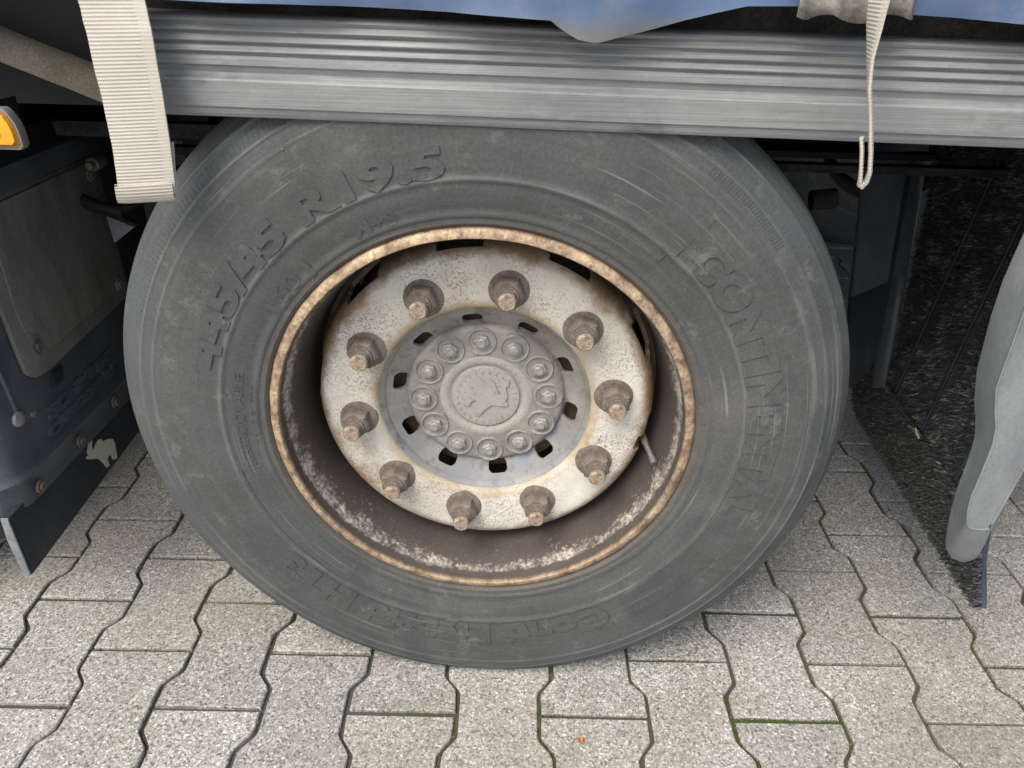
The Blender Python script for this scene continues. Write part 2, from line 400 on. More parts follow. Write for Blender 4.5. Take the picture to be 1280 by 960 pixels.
# ================================================================== GROUND
PX, TH, OX, OY = .1375, .0296, -.1083, -.0845
ground = mesh('pavement', [(-60, -60, -.0062), (60, -60, -.0062), (60, 60, -.0062), (-60, 60, -.0062)], [(0, 1, 2, 3)], None, ('sand',))
ground['kind'] = 'structure'
def paver_outline(seed):
    rr = random.Random(seed); hw, hn, g = PX/2+.0098, PX/2-.0098, .0031
    right = [(hw, -.1), (hw, -.066), (hw-.0025, -.0595), (hn+.0028, -.0415), (hn, -.035), (hn, .035), (hn+.0028, .0415), (hw-.0025, .0595), (hw, .066), (hw, .1)]
    P = []
    for x, y in right: P.append((x-g, max(-.1+g, min(.1-g, y))))
    P = P + [(-x, y) for x, y in P[::-1]]
    return [(x+rr.uniform(-.0008, .0008), y+rr.uniform(-.0007, .0007)) for x, y in P]
def paver_bm(seed, bm=None, off=(0, 0, 0), rot=0):
    own = bm is None
    if own: bm = bmesh.new()
    P = paver_outline(seed); n = len(P)
    def sh(p, d):  # inset
        return (p[0]-math.copysign(d, p[0]), p[1]-math.copysign(min(d, abs(p[1])*.5), p[1]) if abs(p[1]) > .09 else p[1])
    c, s = math.cos(rot), math.sin(rot)
    def T(p, z): return bm.verts.new((off[0]+c*p[0]-s*p[1], off[1]+s*p[0]+c*p[1], off[2]+z))
    b = [T(p, -.02) for p in P]; m = [T(p, -.0018) for p in P]; t = [T(sh(p, .0016), 0) for p in P]
    bm.faces.new(t)
    for a, d in ((b, m), (m, t)):
        for k in range(n): bm.faces.new((a[k], a[(k+1) % n], d[(k+1) % n], d[k]))
    return bm
variants = []
for s in range(12):
    bm = paver_bm(s); bmesh.ops.recalc_face_normals(bm, faces=bm.faces[:])
    me = bpy.data.meshes.new('paver_stone'); bm.to_mesh(me); bm.free(); me.materials.append(MT['paver']); variants.append(me)
cells = []
ct, st_ = math.cos(TH), math.sin(TH)
for k in range(-24, 28):
    for v in range(-12, 26):
        a = k*PX; b = v*.2 + (.1 if k % 2 == 0 else 0)
        x = OX + ct*a - st_*b; y = OY + st_*a + ct*b
        # rank: what lies in the camera's view first
        D = Vector((x, y, 0)) - cam.matrix_world.translation; d = D.dot(F); u = D.dot(Rv)/max(d, .01); w = D.dot(Uv)/max(d, .01)
        inside = d > 0 and abs(u) < .78 and -.62 < w < .36
        cells.append((0 if inside else 1, D.length, x, y, k, v))
cells.sort(key=lambda c: (c[0], c[1]))
bm = bmesh.new()
for i, (ins, dd, x, y, k, v) in enumerate(cells):
    rz = TH + random.uniform(-.006, .006); z = random.uniform(-.0016, .0014)
    if i < 290:
        o = bpy.data.objects.new('paver_stone', random.choice(variants)); COL.objects.link(o); o.parent = ground
        o.location = (x+random.uniform(-.0008, .0008), y+random.uniform(-.0008, .0008), z)
        o.rotation_euler = (random.uniform(-.006, .006), random.uniform(-.006, .006), rz)
    else: paver_bm(i % 6, bm, (x, y, z), rz)
o = from_bm('distant_paving', bm, ground, ('paver',)); o['kind'] = 'stuff'
# paving carries on to the horizon as a sheet around the modelled stones
r0 = (-2.9, -2.2, 3.2, 4.6); B = 300
me_v = [(-B, -B, -.004), (B, -B, -.004), (B, B, -.004), (-B, B, -.004), (r0[0], r0[1], -.004), (r0[2], r0[1], -.004), (r0[2], r0[3], -.004), (r0[0], r0[3], -.004)]
fp = mesh('pavement_beyond', me_v, [(0, 1, 5, 4), (1, 2, 6, 5), (2, 3, 7, 6), (3, 0, 4, 7)], None, ('paver',)); fp['kind'] = 'structure'

# moss in the joints
def edge_x(b):   # boundary between column k and k+1, as offset from (k+.5)*PX, for even k; b is distance along the row
    u = (b % .2); u = min(u, .2-u)          # 0 at the joint line of even columns
    e = .0098
    if u < .0365: return e
    if u > .0635: return -e
    return e*(1-2*(u-.0365)/.027)
bm = bmesh.new(); rm = random.Random(3)
def tuft(x, y, s):
    n = rm.randint(3, 5); z0 = -.0068
    top = bm.verts.new((x+rm.uniform(-s, s)*.4, y+rm.uniform(-s, s)*.4, z0+rm.uniform(.002, .0075)+s*.3))
    ring = [bm.verts.new((x+s*math.cos(2*PI*k/n+rm.random()), y+s*math.sin(2*PI*k/n+rm.random()), z0)) for k in range(n)]
    for k in range(n): bm.faces.new((ring[k], ring[(k+1) % n], top))
hot = [(.345, -.09, .085), (.43, -.13, .06), (-.10, -.165, .06), (-.52, -.10, .08), (.27, .05, .10), (.33, .17, .10), (.50, .23, .10), (.62, .12, .07), (-.62, .02, .07), (.60, .40, .12), (.1, -.1, .05), (-.24, -.12, .05), (.41, -.07, .05), (.70, .25, .1), (.23, -.04, .06), (.52, .32, .1)]
for i in range(60000):
    k = rm.randint(-8, 9)
    if rm.random() < .6:
        b = rm.uniform(-.35, 1.2); a = (k+.5)*PX + (edge_x(b) if k % 2 == 0 else -edge_x(b))
        a += rm.uniform(-.0022, .0022)
    else:
        b = rm.randint(-2, 6)*.2 + (0 if k % 2 == 0 else .1) + rm.uniform(-.0022, .0022); a = k*PX + rm.uniform(-.078, .078)
    x = OX + ct*a - st_*b; y = OY + st_*a + ct*b
    p = noise.noise(Vector((x*7, y*7, 0)))*.5 + .5 - .50 + (.06 if x > .15 else -.03)
    for hx, hy, hr in hot:
        q = math.hypot(x-hx, y-hy)/hr
        if q < 1: p += .62*(1-q)
    if rm.random() < p*1.1: tuft(x, y, rm.uniform(.0008, .0026)*(1+max(0, p-.35)*1.3))
o = from_bm('moss', bm, None, ('moss',), recalc=False)
o['kind'] = 'stuff'; o['label'] = 'green moss growing in the joints between the paving stones'; o['category'] = 'moss'

bm = bmesh.new(); rg_ = random.Random(21)
for i in range(5200):
    k = rg_.randint(-8, 9)
    if rg_.random() < .72:
        if rg_.random() < .6:
            b = rg_.uniform(-.35, 1.0); a = (k+.5)*PX + (edge_x(b) if k % 2 == 0 else -edge_x(b)) + rg_.gauss(0, .0035)
        else:
            b = rg_.randint(-2, 5)*.2 + (0 if k % 2 == 0 else .1) + rg_.gauss(0, .0035); a = k*PX + rg_.uniform(-.078, .078)
    else: a, b = rg_.uniform(-1, 1.2), rg_.uniform(-.3, .9)
    x = OX + ct*a - st_*b; y = OY + st_*a + ct*b; r = rg_.uniform(.0005, .0013)
    q = [bm.verts.new((x+r*math.cos(t), y+r*math.sin(t), .0)) for t in (0, 2.1+rg_.uniform(-.4, .4), 4.2)] + [bm.verts.new((x, y, r*1.1+.0008))]
    mi = 0 if rg_.random() < .7 else 1
    for f in ((0, 1, 3), (1, 2, 3), (2, 0, 3)): bm.faces.new([q[j] for j in f]).material_index = mi
o = from_bm('loose_grit', bm, None, (simple('grit_dark', (.13, .12, .10), .9, 0, .1, .5, 300, .1), simple('grit_pale', (.34, .32, .28), .9, 0, .1, .4, 300, .1)), recalc=False)
o['kind'] = 'stuff'; o['label'] = 'loose grit scattered along the joints of the paving stones'; o['category'] = 'grit'
# loose litter on the stones
def leaf(name, x, y, s, rz, mat, label, z=.001, group=None):
    V = []; Fc = []; n = 9
    for i in range(n):
        t = i/(n-1); w = s*.35*math.sin(PI*min(1, t*.95+.04))*(1+.15*math.sin(t*17)); yy = (t-.5)*s; zz = .0016+.002*math.sin(t*3)
        V += [(-w, yy, zz+.0015), (0, yy, zz), (w, yy+.0006, zz+.0022)]
    for i in range(n-1):
        for j in (0, 1): Fc.append((i*3+j, i*3+j+1, i*3+j+4, i*3+j+3))
    m = len(V); V += [(a, b, c-.0007) for a, b, c in V]; Fc += [tuple(m+q for q in f[::-1]) for f in Fc]
    o = mesh(name, V, Fc, None, (mat,)); o.location = (x, y, z); o.rotation_euler = (0, 0, rz)
    o['label'] = label; o['category'] = 'leaf'
    if group: o['group'] = group
leaf('dry_leaf', .145, -.1185, .010, .4, 'leaf', 'tiny orange leaf scrap lying on a paving stone below the right side of the tyre')
leaf('dry_leaf', .845, .965, .035, 1.2, 'leafdark', 'orange brown dry leaf on the paving just right of the tyre, beyond the bristly flap')

# ================================================================== TRAILER
ZC = .4255
trailer = empty('semi_trailer', (0, 0, 0))
trailer['label'] = 'blue tarpaulin semi trailer with grey ribbed side rail over a large dusty wheel'; trailer['category'] = 'trailer'
wheel = empty('wheel', (0, 0, ZC), trailer)

# ---- tyre
side = [(.2595, .012), (.2615, .004), (.2660, -.001), (.2720, -.0015), (.2735, -.0030), (.2780, -.0035), (.2800, -.0028), (.2850, -.0045), (.300, -.0085),
        (.3120, -.0102), (.3138, -.0118), (.3168, -.0119), (.3182, -.0112), (.330, -.0125), (.350, -.0140), (.370, -.0140), (.385, -.0135),
        (.3925, -.0125), (.3935, -.0130), (.3950, -.0127), (.3957, -.0115), (.4050, -.0100), (.4085, -.0092), (.4092, -.0095), (.4110, -.0088), (.4122, -.0068), (.421, -.0020), (.4290, .0035),
        (.4305, .0038), (.4325, .0058), (.4335, .0085), (.4385, .0140), (.4430, .0205), (.4450, .0225), (.4460, .0270)]
tread = [(.4480, .031), (.4492, .040), (.4494, .060), (.4490, .088), (.4380, .0895), (.4370, .098), (.4480, .0995), (.4488, .150), (.4380, .1515), (.4370, .161), (.4488, .1625), (.449, .21),
         (.449, .26), (.4488, .292), (.437, .2935), (.438, .303), (.4488, .3045), (.448, .355), (.438, .3565), (.437, .366), (.4482, .3675), (.448, .41), (.4465, .425)]
inner = [(.436, .440), (.415, .456), (.38, .466), (.34, .464), (.30, .458), (.262, .445), (.255, .42), (.262, .20), (.255, .03)]
def squash(r, y, th):
    z = r*math.sin(th)
    y2 = y
    if z < -.25 and r > .29 and y < .1:           # bulge above the contact patch
        k = max(0, (-z-.25)/.18); y2 = y - .007*k*k*max(0, 1-abs(r-.40)/.10)
    lim = -(ZC-.001)
    if z < lim: return (r, y2, th, lim)
    return (r, y2, th, None)
prof = subdiv_prof(side, .006)+subdiv_prof(tread, .03)+subdiv_prof(inner, .04)
V = []; NN = 360; m = len(prof)
for i in range(NN):
    th = 2*PI*i/NN
    for r, y in prof:
        r, y2, t_, lim = squash(r, y, th)
        x, z = r*math.cos(th), r*math.sin(th)
        if lim is not None: z = lim
        V.append((x, y2, z))
Fc = [(i*m+j, ((i+1) % NN)*m+j, ((i+1) % NN)*m+(j+1) % m, i*m+(j+1) % m) for i in range(NN) for j in range(m)]
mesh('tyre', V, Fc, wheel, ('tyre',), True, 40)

def side_y(r):
    for (a, b), (c, d) in zip(side, side[1:]):
        if a <= r <= c and c > a: return b+(d-b)*(r-a)/(c-a)
    return -.01
def curve_text(bm, txt, size, r0, a0, a1, relief=.0011, bold=.0):
    """moulded text whose letters start at angle a0 and end at a1 (degrees, running clockwise), base line radius r0"""
    me = text_mesh(txt, size, .5, bold)
    xs = [v.co.x for v in me.vertices]; x0, x1 = min(xs), max(xs)
    vs = []
    for v in me.vertices:
        u = (v.co.x-x0)/(x1-x0); an = math.radians(a0+(a1-a0)*u); r = r0+v.co.y
        y = side_y(r) - (relief if v.co.z > 0 else -.0006)
        z = r*math.sin(an)
        if z < -.25 and r > .29: y -= .007*(max(0, (-z-.25)/.18))**2*max(0, 1-abs(r-.40)/.10)
        vs.append(bm.verts.new((r*math.cos(an), y, z)))
    for p in me.polygons:
        try: bm.faces.new([vs[i] for i in p.vertices])
        except ValueError: pass
    bpy.data.meshes.remove(me)
for args in (('445/45 R19.5', .041, .3200, 165, 96, .0018, .0019), ('CONTINENTAL', .050, .3215, 47, -18, .0015, .0030), ('Conti Hybrid HT3', .044, .3235, -58, -143, .0014, .0028),
             ('M+S', .022, .279, 118, 108, .0007, .0008), ('160 J', .026, .277, 146, 131, .0007, .0008), ('REGROOVABLE', .015, .291, 191, 165, .0007, .0004), ('TUBELESS', .010, .275, 185, 168, .0006, .0002)):
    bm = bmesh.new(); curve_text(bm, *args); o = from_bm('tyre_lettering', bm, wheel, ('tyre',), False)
bm = bmesh.new()
# fan of fine moulded lines and the framed label field
def bar(a_, r1, r2, w, rel=.0008):
    an = math.radians(a_); da = w/2/((r1+r2)/2)
    q = []
    for (r, s_) in ((r1, -1), (r1, 1), (r2, 1), (r2, -1)):
        for lev in (0, 1):
            y = side_y(r) + (.0006 if lev == 0 else -rel); z = r*math.sin(an+s_*da)
            if z < -.25 and r > .29: y -= .007*(max(0, (-z-.25)/.18))**2*max(0, 1-abs(r-.40)/.10)
            q.append(bm.verts.new((r*math.cos(an+s_*da), y, z)))
    for f in ((1, 3, 5, 7), (0, 2, 3, 1), (2, 4, 5, 3), (4, 6, 7, 5), (6, 0, 1, 7)): bm.faces.new([q[i] for i in f])
for k in range(44): bar(-30-k*.55, .322, .360, .0014)
for k in range(30): bar(20-k*.55+35, .398, .409, .0010, .0006)
for k in range(150): bar(25+k*.9, .4135, .4245, .0014, .0007)
for k in range(46):
    for r in (.2935, .3105) if False else (.3105,): bar(-168+k*.9, r, r+.0012, .0046, .0008)
bar(-168, .285, .311, .0014, .001); bar(-127, .285, .311, .0014, .001)
bar(49.5, .317, .372, .0018, .001); bar(51, .30, .318, .0018, .001)
bar(120, .392, .430, .002, .0012)
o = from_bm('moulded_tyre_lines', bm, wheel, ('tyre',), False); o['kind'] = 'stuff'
# moulded wear ring with thin scuffs

# ---- rim
rp = [(.2560, .030), (.2605, .014), (.2620, .008), (.2612, .0035), (.2590, .0008), (.2558, -.0010), (.2525, -.0023), (.2500, -.0022), (.2487, -.0002), (.2484, .0030),
      (.2496, .0060), (.2498, .0095), (.2488, .0125), (.2480, .018), (.2466, .024), (.2445, .030), (.2420, .038), (.2395, .050),
      (.2372, .065), (.2345, .085), (.2320, .110), (.2300, .140), (.226, .22), (.223, .33), (.245, .36), (.262, .40), (.262, .43)]
def rwob(r, y, th):
    k = max(0, 1-abs(y)/.02)
    return r + .0005*k*noise.noise(Vector((th*9, 0, 3))), y + .0006*k*noise.noise(Vector((th*7, 5, 0)))
V, Fc = lathe(subdiv_prof(rp, .004)[:120] if False else rp, 300, False, rwob)
mesh('rim', V, Fc, wheel, ('rim',), True, 50)

# ---- wheel disc with ten hand holes at its edge
dp = [(.1445, .100), (.1445, .0705), (.1452, .0685), (.1470, .0675)] + [(.1470+.0547*k/8, .0675-.0015*math.sin(PI*k/16)) for k in range(1, 9)]
dp += [(.2050, .0668), (.2080, .0690), (.2105, .0725), (.2125, .0765), (.2140, .0805), (.2152, .0860), (.2160, .0930), (.2166, .098), (.2172, .104), (.2180, .112), (.2195, .122), (.2260, .140), (.2303, .144)]
NA = 720
def disc_grid(prof, cut, thick, n=NA):
    bm = bmesh.new(); G = []
    for i in range(n):
        th = 2*PI*i/n; G.append([bm.verts.new((r*math.cos(th), y, r*math.sin(th))) for r, y in prof])
    for i in range(n):
        k = (i+1) % n; deg = (i+.5)*360/n
        for j in range(len(prof)-1):
            if cut(deg, j, prof): continue
            bm.faces.new((G[i][j], G[i][j+1], G[k][j+1], G[k][j]))
    bmesh.ops.delete(bm, geom=[v for v in bm.verts if not v.link_faces], context='VERTS')
    bmesh.ops.recalc_face_normals(bm, faces=bm.faces[:])
    f = max(bm.faces, key=lambda f: -f.calc_center_median().y)
    if f.normal.y > 0: bmesh.ops.reverse_faces(bm, faces=bm.faces[:])
    # thickness: push a copy to the back and bridge open borders
    bmesh.ops.solidify(bm, geom=bm.faces[:], thickness=thick)
    return bm
def near(deg, phase, step): return (deg-phase+step/2) % step - step/2
def cut_disc(deg, j, p):
    rm_, ym = (p[j][0]+p[j+1][0])/2, (p[j][1]+p[j+1][1])/2
    d = near(deg, 98, 36)
    if ym > .0715 and ym < .124 and rm_ > .2078 and abs(d) < (8.2 if .083 < ym < .107 else 7.6): return True
    dv_ = near(deg, -13.5, 360)                                     # notch for the valve
    return abs(dv_) < 4.5-(.2175-rm_)*150 and rm_ > .205 and ym < .115
bm = disc_grid(dp, cut_disc, -.006)
o = from_bm('wheel_disc', bm, wheel, ('disc',), True, 45, recalc=False)

# ---- hub cover (dished, ten slots)
hp = [(.1440, .0990), (.1425, .0800), (.1412, .0765), (.1390, .0755), (.1374, .0766), (.1364, .0790)]
hp += [(.1356-.00085*k, .0810+.00056*k) for k in range(0, 38)] + [(.1030, .1040), (.1012, .0990), (.0998, .0940), (.0978, .0922), (.0950, .0918), (.0600, .0918)]
def cut_hub(deg, j, p):
    r = (p[j][0]+p[j+1][0])/2; d = near(deg, 98.5, 36)*PI/180*.1165
    u, v = abs(d)-.0132, abs(r-.1172)-.0092
    c = .0070
    if u > 0 or v > 0: return False
    uu, vv = u+c, v+c
    return not (uu > 0 and vv > 0 and math.hypot(uu, vv) > c)
bm = disc_grid(hp, cut_hub, -.005)
from_bm('hub_cover', bm, wheel, ('hub',), True, 45, recalc=False)
# raised webs between the slots
wb = None
for k in range(10):
    if wb: o = dup(wb, wheel)
    else:
        bm = bmesh.new(); q = []
        for r, w, y in ((.1045, .006, .1010), (.112, .0070, .0960), (.122, .0065, .0896), (.1335, .0065, .0822)):
            for e, dy in ((-1, .004), (-.6, -.0012), (.6, -.0012), (1, .004)): q.append(bm.verts.new((r, y+dy, w*e)))
        for i in range(3):
            for j in range(3): bm.faces.new((q[i*4+j], q[i*4+j+1], q[i*4+j+5], q[i*4+j+4]))
        o = wb = from_bm('hub_web', bm, wheel, ('hub',), True, 60)
    o.rotation_euler = (0, -math.radians(98.5+18+36*k), 0)
# dark hub and brake parts seen through the openings
V, Fc = lathe([(.0, .113), (.10, .113), (.131, .116), (.131, .16), (.15, .165), (.205, .17), (.212, .18), (.212, .40), (.0, .40)], 64)
mesh('brake_drum', V, Fc, wheel, ('brown',), True, 40)

# ---- hub cap with embossed emblem
cp = [(.0650, .0960), (.0646, .0910), (.0625, .0875), (.0590, .0860), (.0545, .0857), (.0505, .0865), (.0485, .0882), (.0466, .0888), (.0455, .0872), (.0442, .0862), (.0400, .0859), (.0001, .0857)]
V, Fc = lathe(cp, 96); mesh('hub_cap', V, Fc, wheel, ('cap',), True, 30)
BULL = [(358, 348), (378, 345), (379, 380), (385, 393), (392, 372), (400, 352), (412, 345), (420, 358), (430, 350), (445, 345), (460, 346), (468, 362), (473, 390), (480, 425), (470, 430), (462, 428), (457, 415), (446, 410), (440, 430), (450, 453), (440, 462), (430, 450), (420, 438), (404, 425), (390, 426), (376, 428), (362, 426), (361, 418), (368, 412), (362, 400), (366, 378), (366, 368), (360, 366)]
def bull_pts(s, flip=1): return [((a-420)/60*s*flip, (404-b)/60*s) for a, b in BULL]
bm = bmesh.new()
prism_bm(bm, [(a, b) for a, b in bull_pts(.030, -1)], 'y', .0865, .0832)
for k in range(26):
    a = 2*PI*k/26; add_box(bm, (.0385*math.cos(a), .0857, .0385*math.sin(a)), (.0036, .0030, .0016), Matrix.Rotation(-a, 3, 'Y'))
from_bm('cap_emblem', bm, wheel, ('cap',))

# ---- hub bolts
def ring_pts(bm, n, r, y, ph=0): return [bm.verts.new((r*math.cos(2*PI*k/n+ph), y, r*math.sin(2*PI*k/n+ph))) for k in range(n)]
def stack(bm, rings, mi=0, cap=True):
    R_ = [ring_pts(bm, n, r, y, ph) for n, r, y, ph in rings]
    for a, b in zip(R_, R_[1:]):
        n = len(a)
        for k in range(n): bm.faces.new((a[k], b[k], b[(k+1) % n], a[(k+1) % n])).material_index = mi
    if cap: bm.faces.new(R_[-1]).material_index = mi
bm = bmesh.new()
stack(bm, [(24, .0196, .002, 0), (24, .0193, -.0060, 0), (24, .0183, -.0080, 0), (24, .0170, -.0076, 0), (24, .0145, -.0020, 0), (24, .0114, -.0015, 0), (24, .0108, -.0030, 0)])
stack(bm, [(6, .0103, -.001, 0), (6, .0103, -.0095, 0), (6, .0088, -.0112, 0)])
stack(bm, [(12, .0066, -.0108, 0), (12, .0062, -.0132, 0), (12, .0050, -.0142, 0)])
hb = None
for k in range(12):
    a = math.radians(3.5+30*k)
    if hb is None: o = hb = from_bm('hub_bolt', bm, wheel, ('bolt',), True, 30)
    else: o = dup(hb, wheel)
    o.location = (.0832*math.cos(a), .0920, .0832*math.sin(a)); o.rotation_euler = (0, random.uniform(0, 6), 0)

# ---- wheel nuts
bm = bmesh.new()
stack(bm, [(24, .0268, .001, 0), (24, .0270, -.0035, 0), (24, .0260, -.0055, 0), (24, .0205, -.0085, 0)])
h = 2*PI/12
stack(bm, [(12, .0182, -.006, 0), (12, .0182, -.0085, 0)], cap=False)
stack(bm, [(6, .0200, -.007, 0), (6, .0200, -.0235, 0), (6, .0172, -.0268, 0)])
stack(bm, [(14, .0134, -.0260, 0), (14, .0132, -.0305, 0), (14, .0114, -.0310, 0), (14, .0114, -.0335, 0), (14, .0104, -.0339, 0), (14, .0113, -.0346, 0), (14, .0104, -.0354, 0), (14, .0113, -.0362, 0), (14, .0104, -.0370, 0), (14, .0112, -.0378, 0), (14, .0112, -.0420, 0)])
stack(bm, [(14, .0112, -.0420, 0), (14, .0110, -.0450, 0), (14, .0094, -.0470, 0)], mi=1)
wn = None
for k in range(10):
    a = math.radians(8+36*k)
    if wn is None: o = wn = from_bm('wheel_nut', bm, wheel, ('nut', 'tip'), True, 30)
    else: o = dup(wn, wheel)
    o.location = (.1690*math.cos(a), .0665, .1690*math.sin(a)); o.rotation_euler = (random.uniform(-.02, .02), random.choice((.52, .1, .3, .8)), random.uniform(-.02, .02))

# ---- valve stem
bm = bmesh.new(); a0 = Vector((.2120, .085, .3760-ZC)); a1 = Vector((.2259, .042, .3590-ZC))
pts = [a0.lerp(a1, t) for t in (0, .3, .31, .78, .8, .98, 1)]
tube_bm(bm, pts, [.0052, .0048, .0040, .0040, .0050, .0050, .0036], 12)
from_bm('valve_stem', bm, wheel, (simple('valve_dull_metal', (.17, .16, .155), .5, .5, .2, .4, 200),), True)

# ---- the other wheels: ahead, behind and across the axles
def wheel_copy(x, y, flip):
    w = empty('wheel', (x, y, ZC), trailer); w.rotation_euler = (0, 0, PI if flip else 0)
    for c in wheel.children:
        if c.name.split('.')[0] in ('tyre', 'rim', 'wheel_disc', 'hub_cover', 'hub_cap', 'wheel_nut', 'brake_drum'): dup(c, w)
for x, y, f in ((-1.31, 0, False), (-1.31, 2.44, True), (0, 2.44, True), (1.31, 2.44, True)): wheel_copy(x, y, f)
# ---- side rail
TILT = Matrix.Rotation(math.atan2(.0103, .8366), 3, 'Y')
rz = lambda z: z + .0035*0
rail_p = [(.045, .7990), (.045, .7945), (.000, .7925), (-.0125, .7918), (-.0160, .7928), (-.0180, .7955), (-.0188, .7985), (-.0190, .8012), (-.0218, .8030), (-.0226, .8120), (-.0226, .8205), (-.0232, .8262), (-.0222, .8280),
          (-.0160, .8302), (-.0152, .8330), (-.0162, .8380), (-.0186, .8400), (-.0186, .8412), (-.0172, .8470), (-.0166, .8484), (-.0156, .8488), (-.0156, .8500), (-.0196, .8516), (-.0200, .8526),
          (-.0178, .8558), (-.0154, .8580), (-.0158, .8590), (-.0196, .8604), (-.0200, .8614), (-.0178, .8650), (-.0154, .8668), (-.0158, .8680), (-.0196, .8694), (-.0200, .8704), (-.0176, .8738), (-.0154, .8752), (-.0158, .8760),
          (-.0176, .8775), (-.0182, .8785), (-.0168, .8805), (-.0130, .8822), (-.0065, .8830), (.004, .8836), (.045, .8840)]
XR0, XR1 = -.345, 2.6
V = []; Fc = []; xs = [XR0 + (XR1-XR0)*(k/60)**1.4 for k in range(61)]; m = len(rail_p)
ctr = .0324
for x in xs:
    for j, (y, z) in enumerate(rail_p):
        w = .0009*noise.noise(Vector((x*3, 0, 1))) if z < .80 else 0
        V.append((x, y + .0006*noise.noise(Vector((x*2, z*40, 0))), z + w - (x-ctr)*.0123))
for i in range(len(xs)-1):
    for j in range(m-1): Fc.append((i*m+j, (i+1)*m+j, (i+1)*m+j+1, i*m+j+1))
Fc.append(tuple(range(m))); Fc.append(tuple(range((len(xs)-1)*m, len(xs)*m))[::-1])
mesh('side_rail', V, Fc, trailer, ('rail',), True, 25)
box('recess_shade_strip', ((XR0+XR1)/2, .019, .95-.0123*((XR0+XR1)/2-ctr)), (XR1-XR0-.01, .02, .14), trailer, 'shadedirt', 0, Matrix.Rotation(.0123, 3, 'Y'))  # near-black strip painting in the shade of the recess under the tarp

# ---- tarpaulin curtain
hem = [(-.60, .8985), (-.2836, .8981), (-.1358, .8961), (-.0241, .8934), (.060, .8896), (.0665, .8890), (.0738, .8829), (.0896, .8743), (.106, .8714), (.1436, .8806), (.1838, .8915), (.2332, .9036), (.277, .9045), (.3185, .9015), (.352, .9005), (.4133, .8980), (.4684, .8944), (.6, .889), (.9, .884), (1.6, .875), (2.6, .865)]
def hem_z(x):
    for (a, b), (c, d) in zip(hem, hem[1:]):
        if a <= x <= c: return b+(d-b)*(x-a)/(c-a)
    return .89
xs = [-.33+.006*k for k in range(166)] + [.68+.06*k for k in range(33)]
NZ = 34; V = []; Fc = []
def tarp_y(x, z, z0):
    h = z-z0
    y = -.036 - .007*math.exp(-h*30)*math.sin(x*26+1) - .010*math.exp(-((x-.12)/.07)**2)*math.exp(-h*14)
    y += .006*noise.noise(Vector((x*9, z*9, 0))) + .003*noise.noise(Vector((x*30, z*26, 4)))
    return y
for x in xs:
    z0 = hem_z(x)
    for j in range(NZ):
        t = j/(NZ-1); z = z0 + (2.7-z0)*t**3.2
        y = tarp_y(x, z, z0)
        if j == 0: y += .006
        V.append((x, y, z))
for i in range(len(xs)-1):
    for j in range(NZ-1): Fc.append((i*NZ+j, (i+1)*NZ+j, (i+1)*NZ+j+1, i*NZ+j+1))
tarp = mesh('tarpaulin', V, Fc, trailer, ('tarp',), True, 60)
md = tarp.modifiers.new('solid', 'SOLIDIFY'); md.thickness = .0035; md.offset = -1
tl = mesh('tarpaulin', [(-4, -.045, 1.03), (-.331, -.045, 1.03), (-.331, -.045, 2.7), (-4, -.045, 2.7)], [(0, 1, 2, 3)], trailer, ('tarp',))
md = tl.modifiers.new('solid', 'SOLIDIFY'); md.thickness = .0035
# body: roof, far wall, deck
bm = bmesh.new(); add_box(bm, (-.7, 1.22, 2.75), (6.6, 2.52, .06)); add_box(bm, (-.7, 2.46, 1.85), (6.6, .03, 1.75)); add_box(bm, (-.7, 1.24, 1.035), (6.6, 2.40, .03))
add_box(bm, (2.58, 1.22, 1.9), (.03, 2.48, 1.68)); add_box(bm, (-3.98, 1.22, 1.9), (.03, 2.48, 1.68)); add_box(bm, (-.7, 2.46, .90), (6.6, .03, .24))
from_bm('trailer_body', bm, trailer, ('black',))
# ---- added panel along the far side, blocks light to darken the underbody
box('light_block_panel', (-.7, 2.44, .49), (6.6, .03, .76), trailer, 'black', .004)
# ---- chassis
def ibeam(name, y, z, h, w, x0, x1):
    bm = bmesh.new(); add_box(bm, ((x0+x1)/2, y, z), (x1-x0, .01, h)); add_box(bm, ((x0+x1)/2, y, z+h/2+.007), (x1-x0, w, .012)); add_box(bm, ((x0+x1)/2, y, z-h/2-.007), (x1-x0, w, .012))
    return from_bm(name, bm, trailer, ('black',))
ibeam('chassis_beam', .78, .80, .36, .14, -3.9, 2.5); ibeam('chassis_beam', 1.72, .80, .36, .14, -3.9, 2.5)
bm = bmesh.new(); tube_bm(bm, [(0, .34, ZC), (0, 2.1, ZC)], .062, 20); from_bm('axle', bm, trailer, ('black',), True)
bm = bmesh.new(); add_box(bm, (-.28, .80, .46), (.75, .10, .05), Matrix.Rotation(-.10, 3, 'Y')); add_box(bm, (-.62, .80, .60), (.06, .12, .32))
from_bm('trailing_arm', bm, trailer, ('black',))
V, Fc = lathe([(.0, -.13), (.12, -.13), (.145, -.10), (.15, 0), (.145, .10), (.12, .13), (0, .13)], 32)
o = mesh('air_spring', V, Fc, trailer, ('black',), True); o.location = (.33, .78, .62); o.rotation_euler = (PI/2, 0, 0)
bm = bmesh.new(); add_box(bm, (-.1, .46, .650), (2.1, .022, .012)); from_bm('brake_pipe_rail', bm, trailer, ('shadedirt',))
box('cross_brace', (-.45, .30, .715), (.5, .02, .02), trailer, 'shadedirt'); box('cross_brace', (.4, .56, .72), (.55, .03, .03), trailer, 'shadedirt')
